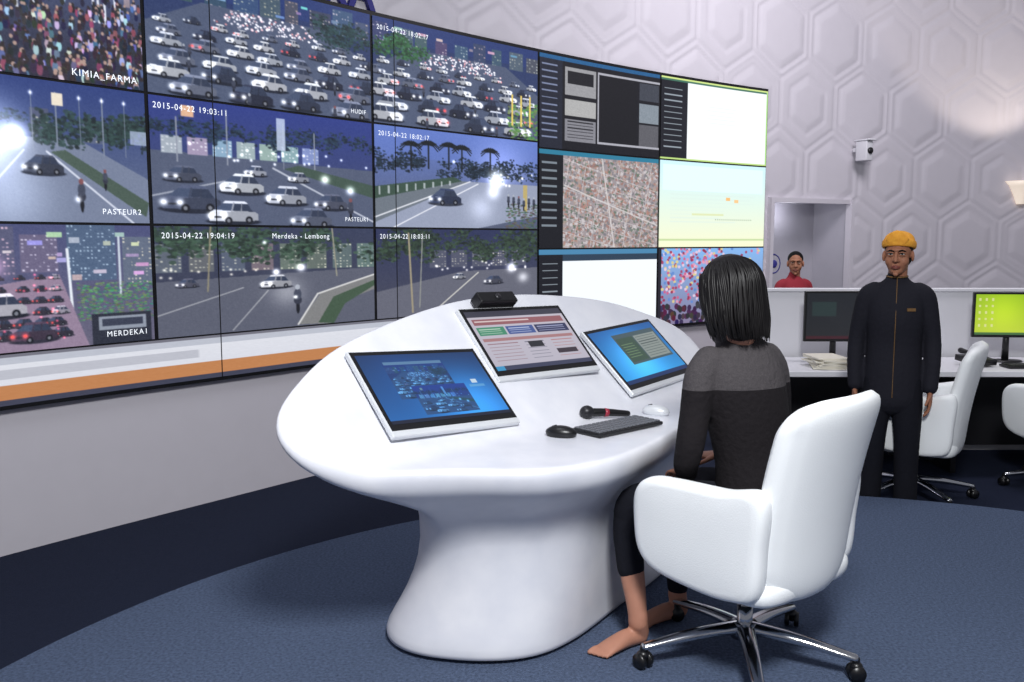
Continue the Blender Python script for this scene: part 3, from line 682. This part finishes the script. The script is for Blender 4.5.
# ---------------------------------------------------------------- chair
def chair(loc,rz,name='office_chair'):
    e=empty(name,loc,rz)
    o=closed([(-.24,-.22),(0,-.26),(.24,-.22),(.255,0),(.25,.20),(.18,.27),(0,.285),(-.18,.27),(-.25,.20),(-.255,0)])
    v,f=pillow(o,.13,lambda a,b,t:(a,b,.435+t-.12*max(0,b-.18))); mobj('seat',v,f,M_leather,e)
    o=closed([(-.27,-.24),(0,-.27),(.27,-.24),(.27,0),(.24,.18),(0,.2),(-.24,.18),(-.27,0)])
    v,f=pillow(o,.08,lambda a,b,t:(a,b,.365+t)); mobj('seat_shell',v,f,M_leather,e)
    nu,nv=40,48; vs=[];fs=[]
    for side in (1,-1):
        for j in range(nv+1):
            v=j/nv
            for i in range(nu+1):
                u=-1+2*i/nu
                w=.266+.018*math.sin(min(1,v*1.15)*math.pi/2)
                x=u*w; z=.31+.70*v
                if v>.85:
                    k=(v-.85)/.15; z-= .05*(abs(u)**5)*k; x*=1-.05*k*k
                if v<.2:
                    k=(.2-v)/.2; z+= .06*(abs(u)**4)*k; x*=1-.10*k*k
                yb=-.245-.03*v-.095*v*v+.055*u*u
                tu=(1-abs(u)**7)**.5; tv=(1-(abs(2*v-1))**9)**.5
                seam=.07*math.exp(-((abs(u)-.86)/.02)**2)
                t=.048*tu*tv*(1-seam)
                vs.append((x,yb+side*t,z))
    n1=(nu+1)*(nv+1)
    for s in (0,1):
        for j in range(nv):
            for i in range(nu):
                a=s*n1+j*(nu+1)+i; fs.append((a,a+1,a+nu+2,a+nu+1))
    o=mobj('backrest',vs,fs,M_leather,e)
    bm=bmesh.new(); bm.from_mesh(o.data); bmesh.ops.remove_doubles(bm,verts=bm.verts,dist=.0005); bmesh.ops.recalc_face_normals(bm,faces=bm.faces); bm.to_mesh(o.data); bm.free()
    for sx in (-1,1):
        o=closed([(-.25,.71),(-.10,.70),(.10,.695),(.205,.682),(.258,.63),(.264,.53),(.244,.42),(.17,.36),(0,.335),(-.14,.335),(-.23,.37),(-.25,.52)])
        v,f=pillow(o,.085,lambda a,b,t:(sx*(.280+.02*(b-.35))+t,a,b)); mobj('armrest_'+('left' if sx<0 else 'right'),v,f,M_leather,e)
    b=Blob(); b.box((0,0,.30),(.22,.26,.06)); b.obj('mechanism',M_black,e,bevel=.01,smooth=False)
    b=Blob(); b.tube([(.0,-.02,.30),(.12,-.1,.30),(.20,-.16,.29)],[.012,.012,.016]); b.obj('lever',M_black,e)
    b=Blob(); b.tube([(0,0,.09),(0,0,.2)],[.028,.028],sub=1,n=24,cap=False); b.tube([(0,0,.19),(0,0,.29)],[.018,.018],sub=1,n=20,cap=False)
    for k in range(5):
        t=2*math.pi*k/5+.084; d=V((math.cos(t),math.sin(t),0))
        b.tube([d*.02+V((0,0,.120)),d*.19+V((0,0,.108)),d*.375+V((0,0,.078))],[(.034,.024),(.028,.019),(.020,.013)],hint=(-math.sin(t),math.cos(t),0),n=12)
    b.tube([(0,0,.085),(0,0,.14)],[.05,.045],sub=1,n=24,cap=False); b.obj('star_base',M_chrome,e)
    b=Blob()
    for k in range(5):
        t=2*math.pi*k/5+.084; d=V((math.cos(t),math.sin(t),0)); tt=t+.8*k+.4; ax=V((-math.sin(tt),math.cos(tt),0)); c=d*.38+V((0,0,.029))
        for s in (-1,1): b.tube([c+ax*s*.009,c+ax*s*.026],[.029,.027],hint=(0,0,1),n=20,sub=1,cap=False)
        b.tube([c,c+V((0,0,.045))],[.012,.012],sub=1,n=10); b.ell(c+V((0,0,.02)),(.022,.022,.018),nu=12,nv=8)
    b.obj('casters',M_black,e)
    return e
AF=math.atan2(.74,-.67)-math.pi/2
chair((.835,3.10,0),AF)

# ---------------------------------------------------------------- human parts
def head(parent,MM,skin,hairM,hair='short'):
    b=Blob(MM)
    b.ell((0,-.012,.035),(.074,.093,.085)); b.ell((0,.022,-.03),(.062,.068,.078)); b.ell((0,.045,-.085),(.036,.035,.028))
    b.ell((-.035,.045,-.03),(.03,.035,.035)); b.ell((.035,.045,-.03),(.03,.035,.035))
    b.tube([(0,.084,.018),(0,.098,-.008),(0,.106,-.028)],[.008,.010,.013]); b.ell((-.012,.094,-.031),(.009,.010,.008)); b.ell((.012,.094,-.031),(.009,.010,.008))
    b.tube([(-.045,.072,.03),(0,.088,.032),(.045,.072,.03)],[.009,.010,.009],hint=(0,0,1))
    b.ell((0,.086,-.062),(.022,.012,.012)); b.ell((0,.078,-.105),(.016,.014,.014))
    for s in(-1,1): b.ell((s*.077,-.005,-.005),(.009,.02,.032),rot=(0,0,s*-.3))
    b.tube([(0,-.012,-.04),(0,-.022,-.11),(0,-.03,-.17)],[.056,.052,.056]); b.obj('head',skin,parent,voxel=.005,sm=3)
    e_=Blob(MM); i_=Blob(MM); w_=Blob(MM); l_=Blob(MM); k_=Blob(MM)
    for s in(-1,1):
        e_.ell((s*.031,.0815,.008),(.013,.006,.0055)); i_.ell((s*.031,.0865,.008),(.0055,.003,.0055))
        w_.tube([(s*.014,.092,.025),(s*.031,.094,.030),(s*.048,.082,.025)],[.003,.0042,.002],hint=(0,0,1),n=8)
        w_.tube([(s*.018,.087,.0125),(s*.031,.090,.0145),(s*.045,.081,.012)],[.0022,.0026,.0018],hint=(0,0,1),n=6)
        k_.tube([(s*.017,.086,.016),(s*.031,.088,.019),(s*.046,.080,.015)],[.004,.0045,.004],hint=(0,0,1),n=8)
        k_.tube([(s*.018,.085,.000),(s*.031,.086,-.002),(s*.045,.079,.001)],[.003,.0035,.003],hint=(0,0,1),n=8)
    e_.obj('eyes',M_eye,parent); i_.obj('irises',M_iris,parent); w_.obj('eyebrows',hairM,parent); k_.obj('eyelids',skin,parent)
    l_.tube([(-.022,.091,-.063),(0,.100,-.060),(.022,.091,-.063)],[.004,.006,.004],hint=(0,0,1)); l_.tube([(-.018,.090,-.069),(0,.098,-.070),(.018,.090,-.069)],[.004,.006,.004],hint=(0,0,1)); l_.obj('lips',M_lip,parent)
    if hair=='short':
        h=Blob(MM); h.ell((0,-.022,.048),(.080,.094,.082)); h.ell((0,-.05,.0),(.074,.066,.08)); h.obj('hair',hairM,parent,voxel=.006)
def hand(b,w,d,n,s,curl=.35,k=1.0,thumb=1):
    w=V(w); d=V(d).normalized(); n=V(n); n=(n-d*n.dot(d)).normalized(); s=V(s); s=(s-d*s.dot(d)-n*s.dot(n)).normalized()
    b.tube([w-d*.01,w+d*.03*k,w+d*.06*k,w+d*.088*k],[(.026*k,.019*k),(.035*k,.017*k),(.041*k,.016*k),(.040*k,.013*k)],hint=s,n=14)
    for off,L in ((.032,.070),(.0105,.080),(-.011,.074),(-.032,.058)):
        p=w+d*.086*k+s*off*k; ang=0; pts=[p-d*.012*k,p]; dd=d
        for q,fr in enumerate((.42,.32,.26)):
            ang+=curl*(1.0 if q else .6); dd=(d*math.cos(ang)+n*math.sin(ang)); p=p+dd*L*fr*k; pts.append(p.copy())
        b.tube(pts,[.0085*k,.0088*k,.0082*k,.0076*k,.0065*k],hint=s,n=10,sub=3)
    p=w+d*.022*k+s*.026*k*thumb; td=(s*thumb*.75+d*.75+n*.25).normalized()
    b.tube([p,p+td*.035*k,p+(td*.6+d*.5+n*.2).normalized()*.072*k],[.013*k,.011*k,.0085*k],hint=n,n=10)
def foot(b,heel,toe,side,ank):
    heel=V(heel); toe=V(toe); d=(toe-heel); L=d.length; d.normalize(); s=V((-d.y,d.x,0))*side
    h0=heel+d*.02
    b.tube([V(ank)+V((0,0,.03)),V(ank),h0+V((0,0,.045))],[.036,.037,.034],hint=d)
    b.tube([V((h0.x,h0.y,.032)),h0+d*L*.3+V((0,0,.036-h0.z)),h0+d*L*.6+V((0,0,.026-h0.z)),h0+d*L*.76+V((0,0,.018-h0.z))],[(.031,.031),(.033,.034),(.041,.024),(.043,.016)],hint=s)
    for k,(o,l,r) in enumerate(((.030,.045,.012),(.010,.040,.009),(-.007,.034,.0085),(-.022,.028,.008),(-.035,.02,.0075))):
        p=h0+d*L*.76+s*o; p.z=.014; q=p+d*l; q.z=.010; b.tube([p,(p+q)/2+V((0,0,.004)),q],[r,r,r*.9],hint=s,n=10)

# ---------------------------------------------------------------- seated woman
off=V((.85,3.15,0)); we=empty('seated_woman',off); MW=Matrix.Translation(-off)
Rv=V((.89,.45,0))
b=Blob(Matrix.Translation((.03,0,0))@MW)
b.tube([(.86,3.13,.53),(.85,3.145,.62),(.835,3.16,.74),(.81,3.175,.90),(.79,3.185,1.02),(.78,3.19,1.09),(.765,3.20,1.14),(.745,3.205,1.175)],
       [(.175,.135),(.168,.125),(.155,.108),(.168,.115),(.172,.11),(.148,.088),(.085,.065),(.058,.056)],hint=Rv,n=24)
b.tube([(.665,3.135,1.075),(.628,3.11,1.02),(.606,3.08,.90),(.583,3.045,.79),(.580,3.09,.71),(.615,3.22,.655)],[.058,.058,.054,.050,.044,.034],hint=Rv)
b.tube([(.895,3.25,1.075),(.93,3.275,1.02),(.955,3.30,.90),(.965,3.33,.80),(.91,3.40,.72),(.80,3.47,.665)],[.058,.057,.052,.046,.041,.034],hint=Rv)
b.obj('sweater',M_sweater,we,voxel=.009,sm=5)
b=Blob(MW)
b.ell((.86,3.15,.56),(.17,.17,.09))
b.tube([(.80,3.10,.555),(.68,3.16,.555),(.55,3.235,.55),(.455,3.285,.52),(.435,3.285,.42),(.445,3.255,.28)],[.09,.085,.072,.062,.056,.052],hint=(0,0,1))
b.tube([(.90,3.23,.555),(.82,3.33,.555),(.73,3.42,.55),(.665,3.485,.52),(.65,3.49,.42),(.655,3.47,.28),(.66,3.455,.13)],[.09,.085,.072,.062,.056,.052,.042],hint=(0,0,1))
b.obj('trousers',M_pants,we,voxel=.009,sm=4)
b=Blob(MW)
b.tube([(.44,3.275,.36),(.45,3.25,.26),(.462,3.215,.16),(.468,3.20,.09)],[.045,.046,.038,.034],hint=(1,0,0)); foot(b,(.495,3.235,0),(.31,3.11,0),-1,(.468,3.205,.09))
b.tube([(.655,3.47,.22),(.66,3.455,.09)],[.038,.034]); foot(b,(.69,3.47,0),(.485,3.36,0),1,(.66,3.455,.09))
b.obj('legs',M_skin2,we,voxel=.005,sm=3)
b=Blob(MW); hand(b,(.645,3.225,.652),(-.25,.9,-.15),(0,0,-1),(.9,.3,0),.3,.92); hand(b,(.82,3.47,.662),(-.9,.3,-.12),(0,0,-1),(-.3,-.9,0),.3,.92); b.obj('hands',M_skin2,we,voxel=.004,sm=2)
fdir=V((-.62,.78,0)).normalized(); rz=math.atan2(fdir.y,fdir.x)-math.pi/2
HM=MW@Matrix.Translation((.765,3.215,1.325))@Matrix.Rotation(rz,4,'Z')@Matrix.Rotation(math.radians(-12),4,'X')
head(we,HM,M_skin2,M_hair,hair='none')
b=Blob(HM); b.ell((0,-.02,.035),(.092,.102,.088)); b.ell((0,-.045,-.03),(.095,.072,.10)); b.tube([(0,-.05,.0),(0,-.058,-.08),(0,-.058,-.150)],[(.095,.065),(.110,.064),(.098,.048)],hint=(1,0,0))
b.tube([(.078,.03,.05),(.09,.03,-.04),(.088,.015,-.13)],[.018,.02,.014],hint=(0,1,0)); b.tube([(-.078,.03,.05),(-.09,.03,-.04),(-.088,.015,-.13)],[.018,.02,.014],hint=(0,1,0))
b.obj('hair',M_hair,we,voxel=.007,sm=4)
b=Blob(HM)
for i in range(480):
    ph=random.uniform(-2.15,2.15); x=math.sin(ph); y=-math.cos(ph); r1=random.uniform(.96,1.07); zb=-.172+random.uniform(-.04,.03)+.03*abs(ph)/2
    tw=random.uniform(-.22,.22)
    f=lambda z,rx,ry,a: (math.sin(ph+a)*rx*r1,-.02-math.cos(ph+a)*ry*r1-(.02 if y<0 else 0)*min(1,max(0,(.1-z)/.1)),z)
    b.tube([f(.119,.02,.02,0),f(.085,.07,.08,tw*.2),f(.03,.094,.10,tw*.5),f(-.05,.104,.092,tw*.8),f(zb*.7,.108,.087,tw),f(zb,.098,.080,tw*1.2)],[.002,.0035,.0045,.0045,.004,.001],hint=(x,y,.01),n=5,sub=3)
b.obj('hair_strands',M_hair,we)

# ---------------------------------------------------------------- standing men
def man(name,loc,rz,S,topM,cap,skin,headturn=0.0):
    e=empty(name,loc,rz); M=Matrix.Scale(S,4)
    b=Blob(M); k=.92
    b.tube([(0,0,.72),(0,0,.86),(0,0,1.05),(0,.012,1.22),(0,.0,1.33),(0,-.008,1.40),(0,-.012,1.445),(0,-.012,1.47)],[(.188*k,.13),(.182*k,.125),(.168*k,.112),(.180*k,.12),(.175*k,.108),(.14*k,.085),(.075,.062),(.058,.056)],hint=(1,0,0),n=24)
    for s in(-1,1):
        if cap: b.tube([(s*.125,-.005,1.375),(s*.168,-.008,1.34),(s*.195,-.02,1.22),(s*.218,-.035,1.06),(s*.222,.0,.92),(s*.215,.03,.79)],[.058,.059,.056,.052,.048,.045],hint=(0,1,0))
        else: b.tube([(s*.125,-.005,1.375),(s*.168,-.008,1.34),(s*.20,-.02,1.20)],[.058,.06,.058],hint=(0,1,0))
    b.obj('jacket' if cap else 'shirt',topM,e,voxel=.010,sm=4)
    b=Blob(M); b.ell((0,0,.84),(.145,.11,.12))
    for s in(-1,1): b.tube([(s*.078,0,.82),(s*.090,.01,.66),(s*.098,.015,.47),(s*.102,-.005,.26),(s*.106,-.01,.07)],[.096,.092,.078,.072,.070],hint=(1,0,0))
    b.obj('trousers',M_pants,e,voxel=.010,sm=3)
    b=Blob(M)
    for s in(-1,1): b.tube([(s*.108,-.055,.042),(s*.112,.04,.045),(s*.122,.13,.034),(s*.128,.18,.028)],[(.038,.042),(.042,.045),(.046,.034),(.036,.026)],hint=(1,0,0))
    b.obj('shoes',M_shoe,e,voxel=.008,sm=2)
    b=Blob(M)
    for s in(-1,1):
        if not cap: b.tube([(s*.20,-.02,1.2),(s*.22,-.03,1.07),(s*.215,.03,.80)],[.045,.04,.028],hint=(0,1,0))
        hand(b,(s*.215,.032,.77),(0,.1,-1),(-s,0,0),(0,1,0),.28,1.0)
    b.obj('hands',skin,e,voxel=.004,sm=2)
    HM=M@Matrix.Translation((0,.012,1.595))@Matrix.Rotation(headturn,4,'Z')@Matrix.Scale(1.06,4)
    head(e,HM,skin,M_hairm)
    if cap:
        b=Blob(HM)
        pts=[(.083*math.sin(t),-.018+.102*math.cos(t),.062+.016*math.cos(t)) for t in np.linspace(0,2*math.pi,25)]
        for p0,p1 in zip(pts[:-1],pts[1:]): b.tube([p0,p1],[(.024,.012)]*2,hint=(0,0,1),n=10,sub=1)
        b.ell((0,-.02,.085),(.084,.100,.058)); b.tube([(-.045,.075,.085),(0,.090,.112),(.045,.075,.085)],[(.022,.012),(.034,.014),(.022,.012)],hint=(0,0,1)); b.ell((0,-.115,.06),(.032,.024,.022)); b.obj('headcloth',M_cap,e,voxel=.005,sm=2)
        b=Blob(M); b.tube([(.060*math.sin(t),-.008+.062*math.cos(t),1.468+.006*math.cos(t+3.14)) for t in np.linspace(0,2*math.pi,21)],[.005]*21,hint=(0,0,1),n=8,sub=2,cap=False); b.obj('collar_trim',M_gold,e)
        b=Blob(M); b.tube([(0,.052,1.46),(0,.094,1.40),(0,.117,1.30),(0,.130,1.22),(0,.124,1.1),(0,.117,.98),(0,.122,.86),(0,.130,.73)],[(.0025,.003)]*8,hint=(1,0,0),n=8); b.obj('placket',M_gold,e)
        b=Blob(M); b.box((-.085,.112,1.27),(.05,.01,.018),rot=(0,0,.35)); b.obj('name_badge',M_gold,e,smooth=False)
    return e
man('standing_man',(2.29,5.36,LOW),math.radians(158),.965,M_jacket,True,M_skin,headturn=math.radians(-8))
man('background_man',(2.74,8.75,LOW),math.radians(195),.88,M_red,False,M_skin,headturn=math.radians(-30))

# ---------------------------------------------------------------- right-hand workstations
chair((2.55,5.62,LOW),math.radians(60)); chair((3.66,5.80,LOW),math.radians(20))
de=empty('office_desk',(3.4,6.45,LOW))
b=Blob(); b.box((0,0,.72),(3.1,.75,.04)); b.obj('top',M_lam,de,bevel=.006,smooth=False)
b=Blob()
for x in (-1.52,-.3,.9,1.52): b.box((x,0.05,.35),(.04,.62,.70))
b.obj('legs',M_dark,de,bevel=.004,smooth=False)
boxo('modesty_panel',(0,.33,.38),(3.0,.03,.62),M_dark,de)
pe=empty('desk_partition',(3.5,6.92,LOW))
boxo('panel',(0,0,.62),(3.5,.06,1.24),M_lam,pe,bevel=.008); boxo('cap',(0,0,1.25),(3.52,.09,.025),M_lam,pe)
DT=LOW+.742
def wkmon(x,y,w,h,img,rz,zoff=.20):
    e=empty('desktop_monitor',(x,y,DT),rz); b=Blob(); b.box((0,0,zoff+h/2),(w,.03,h)); b.obj('frame',M_black,e,bevel=.006,smooth=False)
    b=Blob(); b.tube([(0,.03,.006),(0,.03,zoff+.1)],[.025,.02],sub=1,cap=False); b.tube([(0,0.02,.0),(0,.02,.012)],[(.12,.08),(.11,.07)],sub=1,n=28,cap=False); b.obj('stand',M_black,e)
    H,W=img.shape[:2]; A,B=np.meshgrid(np.linspace(-w/2+.015,w/2-.015,W),np.linspace(zoff+h-.015,zoff+.02,H)); ix=np.arange(W*H).reshape(H,W); f=np.stack([ix[:-1,:-1],ix[1:,:-1],ix[1:,1:],ix[:-1,1:]],-1).reshape(-1,4)
    npmesh('display',np.stack([A.ravel(),0*A.ravel()-.017,B.ravel()],1),f,M_disp,e,lin(img.reshape(-1,3)*255))
def g1():
    c=Cv(60,40,(24,28,34),(28,30,34)); c.rect(.1,.2,.5,.5,(34,50,50)); c.rect(0,.92,1,1,(60,20,30)); return c.out(False)
def g2():
    c=Cv(100,60,(150,190,30),(190,210,60)); c.glow(.4,.4,.5,(60,60,0),.5)
    for i in range(5):
        for k in range(3): c.rect(.05+.09*k,.1+.16*i,.08+.09*k,.16+.16*i,(220,225,150))
    c.rect(0,.94,1,1,(70,110,60)); return c.out(False)
wkmon(2.36,6.55,.46,.37,g1(),0,.15); wkmon(3.63,6.55,.52,.33,g2(),math.radians(-5),.18)
e=empty('document_stack',(2.22,6.28,DT)); b=Blob()
for i in range(7): b.box((random.uniform(-.01,.01),random.uniform(-.01,.01),.006+.011*i),(.22,.30,.010),rot=(0,0,random.uniform(-.25,.25)))
b.obj('sheets',M_paper,e,smooth=False)
e=empty('desk_phone',(3.30,6.35,DT+.012),.3); b=Blob(); b.box((0,0,.03),(.18,.2,.04),rot=(.12,0,0)); b.tube([(-.06,-.08,.07),(-.07,0,.085),(-.06,.08,.09)],[.02,.014,.02]); b.obj('body',M_black,e)
e=empty('computer_keyboard',(3.66,6.25,DT),0); b=Blob(); b.box((0,0,.01),(.42,.14,.016)); b.obj('tray',M_black,e,bevel=.004,smooth=False)
b=Blob()
for r in range(5):
    for k in range(18): b.box((-.19+.0224*k,-.05+.025*r,.021),(.018,.02,.006))
b.obj('keys',M_dark,e,smooth=False)

# ---------------------------------------------------------------- lights
w=bpy.data.worlds.new('world'); scene.world=w; w.use_nodes=True; bg=w.node_tree.nodes['Background']; bg.inputs[0].default_value=(.59,.60,.68,1); bg.inputs[1].default_value=.38
light('added_key_light','AREA',(.5,.4,3.4),(.5,3.6,.5),190,(.98,.99,1),.7)  # added flash-like area light that brightens console and chair, no fixture
light('added_wall_wash','AREA',(3.2,6.2,5.0),(4.0,10.8,2.4),170,(.97,.93,1),1.5)  # added area light, washes the right-hand wall with a faint purple tint
light('area_light_left','AREA',(-.6,3.4,5.0),(-2.2,5.0,.0),34,(.9,.93,1),1.5)  # unseen area light above, aimed down at the left floor and wall foot
light('added_niche_fill','POINT',wpt((DOOR[0]+DOOR[1])/2,-.3,1.8),(0,0,0),3.5,(.9,.9,1),.08)  # added point light, only there to lift the dark door recess
